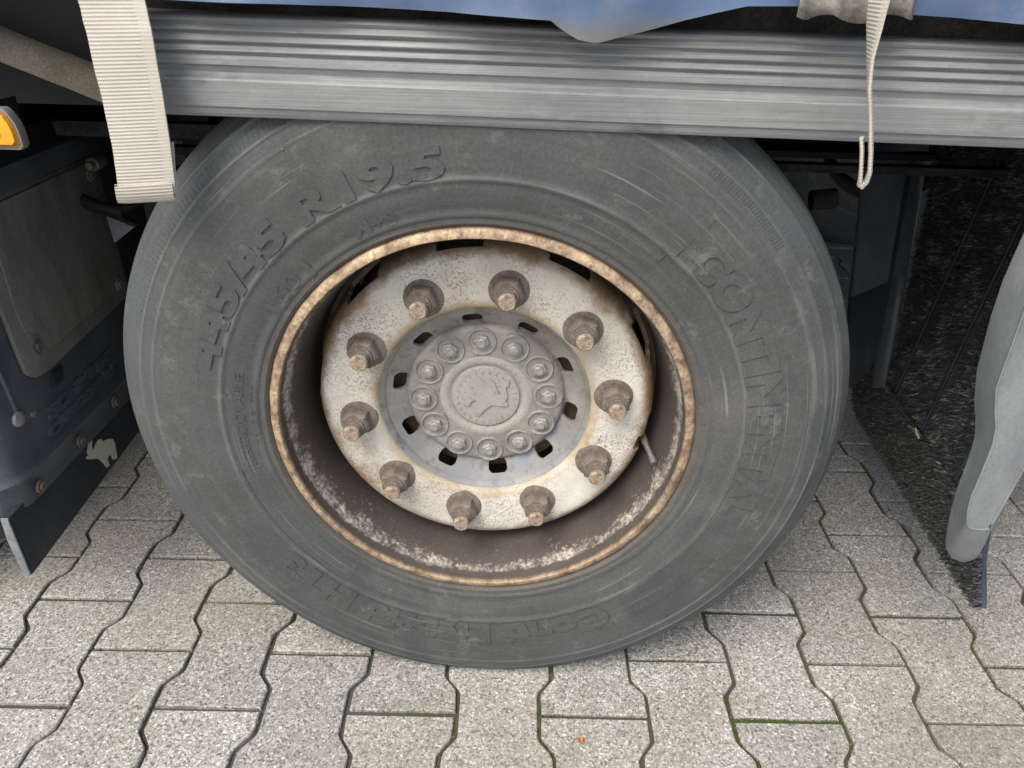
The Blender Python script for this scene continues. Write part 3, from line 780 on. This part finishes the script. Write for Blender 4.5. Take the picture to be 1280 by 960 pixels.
# bits visible in the gap between guard and tyre on the left
prism('bracket', [(-.611, .571), (-.571, .554), (-.609, .527)], 'y', .35, .362, trailer, simple('bare_bracket', (.22, .24, .26), .5, .2, .2, .2, 90) and 'flapedge')
bm = bmesh.new(); tube_bm(bm, [(-.66, .33, .615), (-.61, .33, .592), (-.57, .33, .583), (-.545, .335, .60), (-.54, .34, .66)], .010, 12); from_bm('air_hose', bm, trailer, ('black',), True)
bm = bmesh.new(); tube_bm(bm, [(-.60, .33, .655), (-.60, .352, .655)], .010, 12); tube_bm(bm, [(-.60, .32, .655), (-.60, .332, .655)], .006, 6); from_bm('bracket_bolt', bm, trailer, ('boltrust',), True, 30)
# bits in the gap on the right
bm = bmesh.new(); tube_bm(bm, [(.40, .62, .50), (.50, .60, .46), (.62, .60, .40)], .016, 10); from_bm('brake_hose', bm, trailer, ('shadedirt',), True)
bm = bmesh.new(); tube_bm(bm, [(.52, .50, .585), (.56, .50, .59)], .017, 12); from_bm('brake_cylinder', bm, trailer, ('shadedirt',), True)
bm = bmesh.new(); tube_bm(bm, [(.515, .42, .462), (.517, .43, .445)], .007, 8); from_bm('brake_line_clip', bm, trailer, ('lampframe',), True)
# ---- frame member behind the left strap, running up to the front
bm = bmesh.new()
P4 = [(-.70, .09, .913), (-.70, .16, .925), (-.335, .16, .770), (-.335, .09, .760)]
q = []
for (x0_, z0_), (x1_, z1_) in (((-.80, .9265), (-.375, .7635)),):
    n = 14
    for i in range(n+1):
        t = i/n; x = x0_+(x1_-x0_)*t; z = z0_+(z1_-z0_)*t
        for (y, dz) in ((.10, 0), (.10, .010), (.102, .020), (.106, .027), (.113, .031), (.122, .033), (.122, 0)):
            q.append(bm.verts.new((x, y, z+dz+.0015*noise.noise(Vector((x*20, y*20, 0))))))
    for i in range(n):
        for j in range(7): bm.faces.new((q[i*7+j], q[i*7+(j+1) % 7], q[(i+1)*7+(j+1) % 7], q[(i+1)*7+j]))
from_bm('frame_member', bm, trailer, ('dirt',), True, 50)
box('recess_shade_panel', (-2.17, .19, .90), (3.6, .05, .26), trailer, 'black')  # black box standing in for the shade of the recess beyond the rail
bm = bmesh.new(); tube_bm(bm, [(-.548, .06, .905), (-.545, .06, .885)], .012, 10); from_bm('frame_bolt', bm, trailer, ('dirt',), True)

# ================================================================== LEFT MUDGUARD (of the axle ahead)
LX = -.64
guard = empty('mudguard', (LX, 0, .25), trailer)
def rel(o, e): o.location = Vector(o.location) - e.location; return o
plan = [(LX, .52), (LX, .30), (LX, .10), (LX, .055)] + [(LX-.05+.05*math.cos(a), .055-.05*math.sin(a)) for a in [PI/2*k/8 for k in range(1, 9)]] + [(LX-.10, .005), (LX-.16, .005)]
V = []; Fc = []
zs = [.2465, .250, .262, .285, .2905, .2935, .297, .302, .33, .40, .50, .60, .650, .657, .66, .69, .695, .70]
for z in zs:
    off = {.2905: .004, .2935: .0055, .297: .004, .2465: -.003, .657: .004, .66: .018, .69: .018, .695: .004, .70: 0}.get(z, 0)
    for i, (x, y) in enumerate(plan):
        if i < 4: nx, ny = 1, 0
        else:
            a = PI/2*min(1, (i-3)/8); nx, ny = math.cos(a), -math.sin(a)
        V.append((x+nx*off, y+ny*off, z))
m = len(plan)
for i in range(len(zs)-1):
    for j in range(m-1): Fc.append((i*m+j, i*m+j+1, (i+1)*m+j+1, (i+1)*m+j))
o = rel(mesh('guard_panel', V, Fc, guard, ('guard',), True, 40), guard)
md = o.modifiers.new('solid', 'SOLIDIFY'); md.thickness = .005; md.offset = 1
# long black rails above the panel, running under the floor
bm = bmesh.new(); add_box(bm, (LX+.006, .44, .715), (.034, .62, .028)); add_box(bm, (LX-.02, .44, .775), (.05, .62, .09)); rel(from_bm('guard_rail', bm, guard, ('black',)), guard)
# dusty stiffener plate
pp = [(.02, .670), (.176, .6565), (.397, .6546), (.3945, .520), (.3929, .430), (.388, .4225), (.375, .4190), (.150, .4075), (.132, .4085), (.118, .4120), (.108, .4200), (.103, .4300), (.1005, .460), (.0995, .5087), (.098, .60)]
bm = bmesh.new(); prism_bm(bm, pp[1:-1]+[(.10, .657)], 'x', LX+.002, LX+.009, .002)
prism_bm(bm, [(.125, .650), (.385, .650), (.383, .52), (.381, .446), (.165, .434), (.156, .446), (.150, .462), (.136, .472), (.122, .480), (.118, .52)], 'x', LX+.0085, LX+.0125, .003)
rel(from_bm('stiffener_plate', bm, guard, ('plate',), True, 40), guard)
def sbolt(y, z, r=.011, d=.006, x=LX+.004, mat='boltrust', name='guard_bolt'):
    bm = bmesh.new(); tube_bm(bm, [(x, y, z), (x+d*.5, y, z)], r, 14); tube_bm(bm, [(x+d*.5, y, z), (x+d, y, z)], r*.6, 6)
    return rel(from_bm(name, bm, guard, (mat,), True, 30), guard)
for y, z in ((.0607, .2660), (.1692, .2695), (.2784, .2742)): sbolt(y, z, .0105)
sbolt(.1374, .4505, .0100, .006, LX+.008); sbolt(.3627, .4508, .0100, .006, LX+.012, 'plate')
sbolt(.3627, .63, .0100, .006, LX+.012, 'plate')
bm = bmesh.new(); tube_bm(bm, [(LX, .069, .3745), (LX+.004, .069, .3745), (LX+.006, .069, .3745)], [.0115, .0105, .006], 12); tube_bm(bm, [(LX, .097, .3645), (LX+.003, .097, .3645)], .004, 8)
rel(from_bm('guard_plug', bm, guard, ('bolt',), True), guard)
# vertical ridge on the rounded edge and clip recess
bm = bmesh.new(); tube_bm(bm, [(LX-.002, .052, .70), (LX-.0015, .066, .46), (LX-.001, .071, .385)], [.006, .005, .004], 10)
rel(from_bm('guard_ridge', bm, guard, ('guard',), True), guard)
prism('guard_clip', [(.150, .3765), (.160, .3960), (.182, .3970), (.185, .394), (.175, .3740)], 'x', LX+.001, LX+.004, None, 'flap', .0008).parent = guard
bpy.context.view_layer.update()
for ch in guard.children:
    if ch.name.startswith('guard_clip'): rel(ch, guard)
# moulded lettering
def wall_text(bm, txt, size, y0, y1, z0, x, relief=.0012, bold=.0012, h=None, slope=0.):
    me = text_mesh(txt, size, .5, bold); xs = [v.co.x for v in me.vertices]; a, b = min(xs), max(xs); ys = [v.co.y for v in me.vertices]; c, d = min(ys), max(ys)
    vs = [bm.verts.new((x+(relief if v.co.z > 0 else -.001), y0+(y1-y0)*(v.co.x-a)/(b-a), z0+((v.co.y-c)/(d-c))*(h or (d-c))+slope*(v.co.x-a)/(b-a))) for v in me.vertices]
    for p in me.polygons:
        try: bm.faces.new([vs[i] for i in p.vertices])
        except ValueError: pass
    bpy.data.meshes.remove(me)
bm = bmesh.new()
wall_text(bm, 'SCHMITZ', .03, .125, .315, .3345, LX, .0024, .0022, .0215, .006)
wall_text(bm, 'CARGOBULL', .03, .115, .318, .3085, LX, .0024, .0020, .0195, .007)
rel(from_bm('guard_lettering', bm, guard, ('guard',)), guard)
# hanging flap with printed bull
bm = bmesh.new()
add_box(bm, (LX-.010, .235, .205), (.008, .468, .106))
o = rel(from_bm('mud_flap', bm, guard, ('flap',)), guard)
for v in o.data.vertices:
    y = v.co.y; z = v.co.z
    if z < .20: v.co.z = .1534 + (y-.001)*.065
# pale worn cut edge of the flap
prism('flap_edge', [(LX-.0150, .1530), (LX-.0062, .1536), (LX-.0062, .258), (LX-.0165, .258), (LX-.019, .22), (LX-.0175, .18)], 'y', -.0005, -.0035, None, 'flapedge', .0006).parent = guard
o = [c for c in guard.children if c.name.startswith('flap_edge')][0]; rel(o, guard)
bm = bmesh.new()
def bmap(a, b):       # crop pixels -> (y, z) on the flap
    Y0, Z0 = .196, .2547; Y1, Z1 = .2553, .1745; Y2, Z2 = .2231, .1786
    # affine from three points (358,348),(480,425),(440,462)
    d = (480-358)*(462-348)-(440-358)*(425-348); u = ((a-358)*(462-348)-(440-358)*(b-348))/d; v = ((480-358)*(b-348)-(a-358)*(425-348))/d
    return (Y0+u*(Y1-Y0)+v*(Y2-Y0), Z0+u*(Z1-Z0)+v*(Z2-Z0))
prism_bm(bm, [bmap(a, b) for a, b in BULL], 'x', LX-.0060, LX-.0045)
rel(from_bm('bull_emblem', bm, guard, ('white',)), guard)

# ---- side marker lamp
lamp = empty('side_marker_lamp', (-.49, -.004, .775), trailer)
def arcprism(name, ins, d0, d1, mat, bev):
    top, bot, right = .7955-ins, .7545+ins, -.4685-ins
    pts = [(-.60+ins, bot), (right-.004, bot), (right, bot+.004), (right, .772), (right-.0018, .781), (right-.006, .790-ins*.3), (right-.0095, top-.0012), (right-.012, top), (-.60+ins, top)]
    bm = bmesh.new(); prism_bm(bm, pts, 'y', d0, d1, bev); return rel(from_bm(name, bm, lamp, (mat,), True, 40), lamp)
arcprism('lamp_frame', 0, .010, -.0015, 'lampframe', .0008)
arcprism('lens_shadow_band', .0024, .0, -.0022, 'lensshadow', .0004)  # brown band: shadow beside the lens put in as colour
arcprism('lamp_lens', .0052, .002, -.0050, 'orange', .002)
bm = bmesh.new(); tube_bm(bm, [(-.492, -.0049, .7715), (-.492, -.0056, .7715)], .006, 14); rel(from_bm('lamp_reflector', bm, lamp, (simple('reflector_tan', (.55, .33, .10), .4, 0, .2, .2, 60),), True), lamp)
bm = bmesh.new(); add_box(bm, (-.60, .06, .775), (.16, .050, .036)); rel(from_bm('lamp_bracket', bm, lamp, ('black',)), lamp)
bm = bmesh.new(); add_box(bm, (-.5015, .0, .804), (.009, .008, .016)); rel(from_bm('lamp_clip', bm, lamp, ('lampframe',)), lamp)

# ================================================================== RIGHT MUDGUARD
rg = empty('mudguard', (.70, 0, .25), trailer)
SL = .16
def rp_(y, z, d=0.): # point on the leaning plane
    x = .695 + y*.0597 + (z-.165)*SL - d
    return Vector((x, y, z))
# lower flap (bristled) and upper ribbed panel
def sheet(name, poly, d0, d1, mat, smooth=False):
    bm = bmesh.new(); A = [bm.verts.new(rp_(y, z, d0)) for y, z in poly]; B_ = [bm.verts.new(rp_(y, z, d1)) for y, z in poly]
    bm.faces.new(A); bm.faces.new(B_[::-1]); n = len(poly)
    for k in range(n): bm.faces.new((A[k], B_[k], B_[(k+1) % n], A[(k+1) % n]))
    return rel(from_bm(name, bm, rg, (mat,)), rg)
low = [(0, .165), (.012, .156), (.52, .140), (.575, .150), (.60, .172), (.56, .242), (.072, .242), (.049, .208)]
sheet('mud_flap', low, -.006, .001, 'flap')
up = [(.070, .228), (.50, .228), (.56, .34), (.70, .60), (.80, .80), (.16, .80), (.10, .326)]
sheet('guard_panel', up, -.012, -.004, 'guard')
# the smooth inner panel
pts = [rp_(.485, .235), rp_(.60, .42), rp_(.744, .617), rp_(.86, .80)]
lft = [Vector((.762, .715, .105)), Vector((.727, .72, .32)), Vector((.680, .72, .62)), Vector((.655, .72, .80))]
V = []
for a, b in zip(pts, lft):
    for t in (0, .12, .3, .6, .92, 1):
        p = a.lerp(b, t); p.x -= .012*math.exp(-((t-.12)/.10)**2); V.append(p)
Fc = [(i*6+j, i*6+j+1, i*6+j+7, i*6+j+6) for i in range(3) for j in range(5)]
o = rel(mesh('inner_panel', V, Fc, rg, ('guard',), True), rg); md = o.modifiers.new('solid', 'SOLIDIFY'); md.thickness = .006
# ribs
for y in (.185, .325, .455):
    bm = bmesh.new(); tube_bm(bm, [rp_(y, .246, .0), rp_(y+.02, .45, .0), rp_(y+.05, .80, .0)], .0036, 8)
    rel(from_bm('guard_rib', bm, rg, ('flap',), True), rg)
# spray-suppressing bristles: short blades standing off the sheet
bm = bmesh.new(); rb = random.Random(11)
def blade(p, L, w, mi):
    d = Vector((-1, rb.uniform(-.7, .7), rb.uniform(-.9, .5))).normalized(); s_ = Vector((0, rb.uniform(-1, 1), rb.uniform(-1, 1))).normalized()*w
    a, b, c = bm.verts.new(p-s_), bm.verts.new(p+s_), bm.verts.new(p+d*L+s_*.4); e = bm.verts.new(p+d*L-s_*.4)
    bm.faces.new((a, b, c, e)).material_index = mi
def inpoly(y, z, poly):
    c = False; n = len(poly)
    for i in range(n):
        (a, b), (p, q_) = poly[i], poly[(i+1) % n]
        if (b > z) != (q_ > z) and y < (p-a)*(z-b)/(q_-b)+a: c = not c
    return c
clear = [((.5, .56), .03), ((.52, .60), .03)]
for i in range(70000):
    if i % 5 < 2:
        y, z = rb.uniform(0, .6), rb.uniform(.14, .242)
        if not inpoly(y, z, low): continue
        base = rp_(y, z, .001); L = rb.uniform(.006, .012)
    else:
        y, z = rb.uniform(0, .82), rb.uniform(.228, .80)
        if not inpoly(y, z, up): continue
        yr = y - (z-.246)*.09
        if any(abs(yr-q_) < .009 for q_ in (.185, .325, .455)): continue
        if math.hypot(y-.60, (z-.62)) < .05 and noise.noise(Vector((y*30, z*30, 1))) > -.1: continue
        base = rp_(y, z, -.004); L = rb.uniform(.004, .010)
    dirt = noise.noise(Vector((y*26, z*26, 9))) + .35*noise.noise(Vector((y*90, z*90, 2)))
    blade(base, L, rb.uniform(.0006, .0017), 1 if (z > .235 and dirt > .10 and rb.random() < .35+.7*(z-.2)) or rb.random() < .04 else 0)
o = rel(from_bm('spray_bristles', bm, rg, ('bristle', 'bristledirt'), recalc=False), rg); o['kind'] = 'stuff'
# bits of straw and a dead leaf caught in the bristles
for (y, z, L, an, lab) in ((.10, .232, .030, 0, 'horizontal bit of dry straw caught highest in the black bristles beside the grey guard edge'), (.105, .200, .026, 1.4, 'upright dry straw bit in the black bristly flap, left of the grey guard tip'),
                      (.085, .178, .018, 1.5, 'short dry straw bit low in the black bristly flap near its bottom edge'), (.30, .245, .02, .6, 'slanting dry straw bit in the bristles, the one farthest from the grey guard edge')):
    bm = bmesh.new(); p = rp_(y, z, .013); d = Vector((-.1, math.cos(an), math.sin(an)))*L
    tube_bm(bm, [p, p+d*.5+Vector((-.002, 0, .001)), p+d], [.0016, .0020, .001], 6)
    so = from_bm('straw', bm, None, ('straw',), True)
    so['label'] = lab; so['category'] = 'straw'; so['group'] = 'straw bits caught in the bristles'

# pale grey outer edge of the right mudguard
OUT = [(.592, .80), (.5660, .697), (.5625, .645), (.5640, .600), (.5705, .5344), (.5800, .495), (.5925, .462), (.5990, .435), (.6003, .4004), (.6008, .365), (.6035, .335), (.6075, .305), (.6128, .2779), (.6175, .264), (.6255, .2540), (.637, .2482), (.6440, .2465), (.6510, .2490), (.6560, .2560), (.6570, .270), (.6560, .294), (.6590, .335), (.6638, .4119), (.668, .50), (.690, .66), (.720, .80)]
IN = [(.606, .80), (.5735, .691), (.5695, .645), (.5708, .600), (.5725, .5340), (.5810, .505), (.5900, .482), (.5940, .458), (.5945, .4200), (.5935, .385), (.5962, .362), (.5995, .350), (.6015, .3420), (.6040, .3370), (.6085, .3345), (.614, .3332), (.620, .3330), (.6262, .3335), (.6300, .336), (.6310, .342), (.6320, .352), (.6345, .372), (.6410, .440), (.650, .52), (.675, .66), (.705, .80)]
bm = bmesh.new(); n = len(OUT)
def loop(pts, y): return [bm.verts.new((x, y, z)) for x, z in pts]
def blend(t, k=1.): return [((a*(1-t)+c*t), (b*(1-t)+d*t)) for (a, b), (c, d) in zip(OUT, IN)]
assert len(OUT) == len(IN)
L = [loop(OUT, .006), loop(OUT, .001), loop(blend(.10), -.006), loop(blend(.30), -.014), loop(blend(.65), -.025), loop(blend(.90), -.033), loop(IN, -.0345)]
for a, b in zip(L, L[1:]):
    for k in range(n-1): bm.faces.new((a[k], a[k+1], b[k+1], b[k]))
def chain_x(ch, z):
    for (a, b), (c, d) in zip(ch, ch[1:]):
        if min(b, d) <= z <= max(b, d) and b != d: return a+(c-a)*(z-b)/(d-b)
    return ch[-1][0]
for pts, y, zb, h0, h1 in ((IN, -.0343, .3336, 13, 16), (OUT, .006, .2475, 16, 17)):
    lf, rt = pts[:h0+1], pts[h1:]; prev = None
    for k in range(41):
        z = .80+(zb-.80)*k/40; zz = max(z, min(lf[-1][1], rt[0][1])+.0002); row = [bm.verts.new((chain_x(lf, max(z, lf[-1][1]))*(1-u)+chain_x(rt, max(z, rt[0][1]))*u, y, z)) for u in (0, .5, 1)]
        if prev:
            for u in (0, 1): bm.faces.new((prev[u], prev[u+1], row[u+1], row[u]))
        prev = row
rel(from_bm('guard_edge', bm, rg, ('grey',), True, 40), rg)
bm = bmesh.new(); tube_bm(bm, [(x-.0004, -.0345, z) for x, z in IN[:23]], .0016, 6)
rel(from_bm('edge_bead', bm, rg, ('grey',), True), rg)

# ================================================================== STRAPS
def ribbon(name, rows, thick, label, group=None, hemfold=True):
    """rows: (left point, right point) from top to bottom; real webbing thickness, uv v runs in metres"""
    V = []; Fc = []; uv = []; d = 0; n = 6
    fr = []
    for i, (a, b) in enumerate(rows):
        a, b = Vector(a), Vector(b)
        if i: d += ((a+b)/2 - (Vector(rows[i-1][0])+Vector(rows[i-1][1]))/2).length
        fr.append((a, b, d))
    bm = bmesh.new(); ul = bm.loops.layers.uv.new('UVMap'); G = []
    for i, (a, b, d) in enumerate(fr):
        j = min(i+1, len(fr)-1); k = max(i-1, 0)
        dn = ((fr[j][0]+fr[j][1])-(fr[k][0]+fr[k][1])).normalized(); nrm = (b-a).normalized().cross(dn).normalized()
        fro = [(a.lerp(b, t/n)+nrm*thick/2*(1 if 0 < t < n else .5), d) for t in range(n+1)]
        bak = [(a.lerp(b, t/n)-nrm*thick/2*(1 if 0 < t < n else .5), d) for t in range(n, -1, -1)]
        G.append([(bm.verts.new(p), dd) for p, dd in fro+bak])
    m = len(G[0])
    for A, B_ in zip(G, G[1:]):
        for k in range(m):
            q_ = (A[k], A[(k+1) % m], B_[(k+1) % m], B_[k]); f = bm.faces.new([v for v, _ in q_])
            for lp, (v, dd) in zip(f.loops, q_): lp[ul].uv = (k/m, dd)
    for Q in (G[0], G[-1]):
        f = bm.faces.new([v for v, _ in Q])
        for lp in f.loops: lp[ul].uv = (0, .001)
    o = from_bm(name, bm, None, ('strap',), True, 50)
    if label: o['label'] = label; o['category'] = 'strap'
    return o
key = [((-.360, -.046, 1.02), (-.295, -.046, 1.02)), ((-.345, -.052, .8966), (-.2874, -.050, .8977)), ((-.3442, -.054, .872), (-.2852, -.054, .874)), ((-.3430, -.056, .825), (-.2860, -.055, .828)), ((-.3440, -.056, .776), (-.2880, -.056, .780)),
       ((-.3470, -.056, .748), (-.2905, -.056, .7525)), ((-.3490, -.055, .735), (-.2920, -.055, .7395)), ((-.3505, -.054, .7250), (-.2935, -.054, .7295))]
rows = []
for i in range(len(key)-1):
    for t in range(8):
        u = t/8; a0, b0 = Vector(key[i][0]), Vector(key[i][1]); a1, b1 = Vector(key[i+1][0]), Vector(key[i+1][1])
        w = .0008*noise.noise(Vector((i+u, 0, 0))*1.7)
        rows.append((a0.lerp(a1, u)+Vector((w, w, 0)), b0.lerp(b1, u)+Vector((w, -w, 0))))
rows.append((Vector(key[-1][0]), Vector(key[-1][1])))
s1 = ribbon('webbing_strap', rows, .0038, 'wide cream webbing strap with sewn end hanging beside the left of the tyre')
# folded and sewn end: a second layer behind, lying on the first
e1 = ribbon('sewn_end', [((-.3445, -.049, 0.7730), (-.2880, -.049, 0.7780)), ((-.3490, -.0485, 0.7400), (-.2930, -.0485, 0.7460)), ((-.3520, -.0490, 0.7255), (-.2950, -.0490, 0.7295)), ((-.3535, -.0545, 0.7195), (-.2955, -.0545, 0.7245)), ((-.3515, -.0585, 0.7245), (-.2940, -.0585, 0.7295)), ((-.3500, -.0592, 0.7360), (-.2925, -.0592, 0.7410))], .0036, None)
e1.parent = s1
bm = bmesh.new()
for k in range(26):
    t = (k+.5)/26; add_box(bm, (-.3490+.0555*t, -.0612, .7385+.005*t), (.0013, .0006, .0007))
st = from_bm('stitching', bm, s1, ('white',))
def twist(cx, cy, z, w, a): return ((cx-w/2*math.cos(a), cy+w/2*math.sin(a), z), (cx+w/2*math.cos(a), cy-w/2*math.sin(a), z))
kt = [(.325, -.062, 1.0, .045, 0.5), (.3290, -.064, .935, .036, 1.1), (.3320, -.066, .912, .032, 1.35), (.3345, -.068, .89, .028, 1.55), (.3370, -.068, .868, .026, 1.78), (.3420, -.068, .845, .024, 1.90), (.3510, -.066, .818, .022, 1.94), (.3590, -.064, .79, .022, 1.94), (.3630, -.063, .772, .022, 1.94), (.3625, -.062, .763, .018, 1.9), (.3590, -.060, .7565, .012, 1.8)]
rows = []
for i in range(len(kt)-1):
    for t in range(5):
        u = t/5; rows.append(twist(*[p+(q_-p)*u for p, q_ in zip(kt[i], kt[i+1])]))
rows.append(twist(*kt[-1]))
s2 = ribbon('webbing_strap', rows, .0042, 'narrow cream webbing strap twisted edge-on, hanging over the rail at the right')
k2 = [(.3495, -.060, .801, .016, 1.96), (.3525, -.060, .79, .018, 1.94), (.3555, -.060, .775, .018, 1.92), (.3575, -.060, .763, .016, 1.9), (.3580, -.060, .756, .010, 1.8)]
rows = []
for i in range(len(k2)-1):
    for t in range(4):
        u = t/4; rows.append(twist(*[p+(q_-p)*u for p, q_ in zip(k2[i], k2[i+1])]))
e2 = ribbon('folded_end', rows, .0038, None); e2.parent = s2
# the crumpled beige binding behind it, where the strap meets the curtain
V = []; Fc = []
for i in range(33):
    t = i/32; x = .272 + t*.098
    for j in range(6):
        z = .8995 - .004*math.sin(t*PI) + j*.012; y = -.052 - .006*math.sin(x*210+j*.8) - .003*math.sin(x*95+j)
        V.append((x, y, z + .003*math.sin(x*130)*(j == 0)))
for i in range(32):
    for j in range(5): Fc.append((i*6+j, (i+1)*6+j, (i+1)*6+j+1, i*6+j+1))
o = mesh('curtain_binding', V, Fc, trailer, (dusty('binding_beige', (.15, .14, .125), (.33, .31, .28), (.35, .65), 60, .85, .4),), True, 60)
md = o.modifiers.new('solid', 'SOLIDIFY'); md.thickness = .002
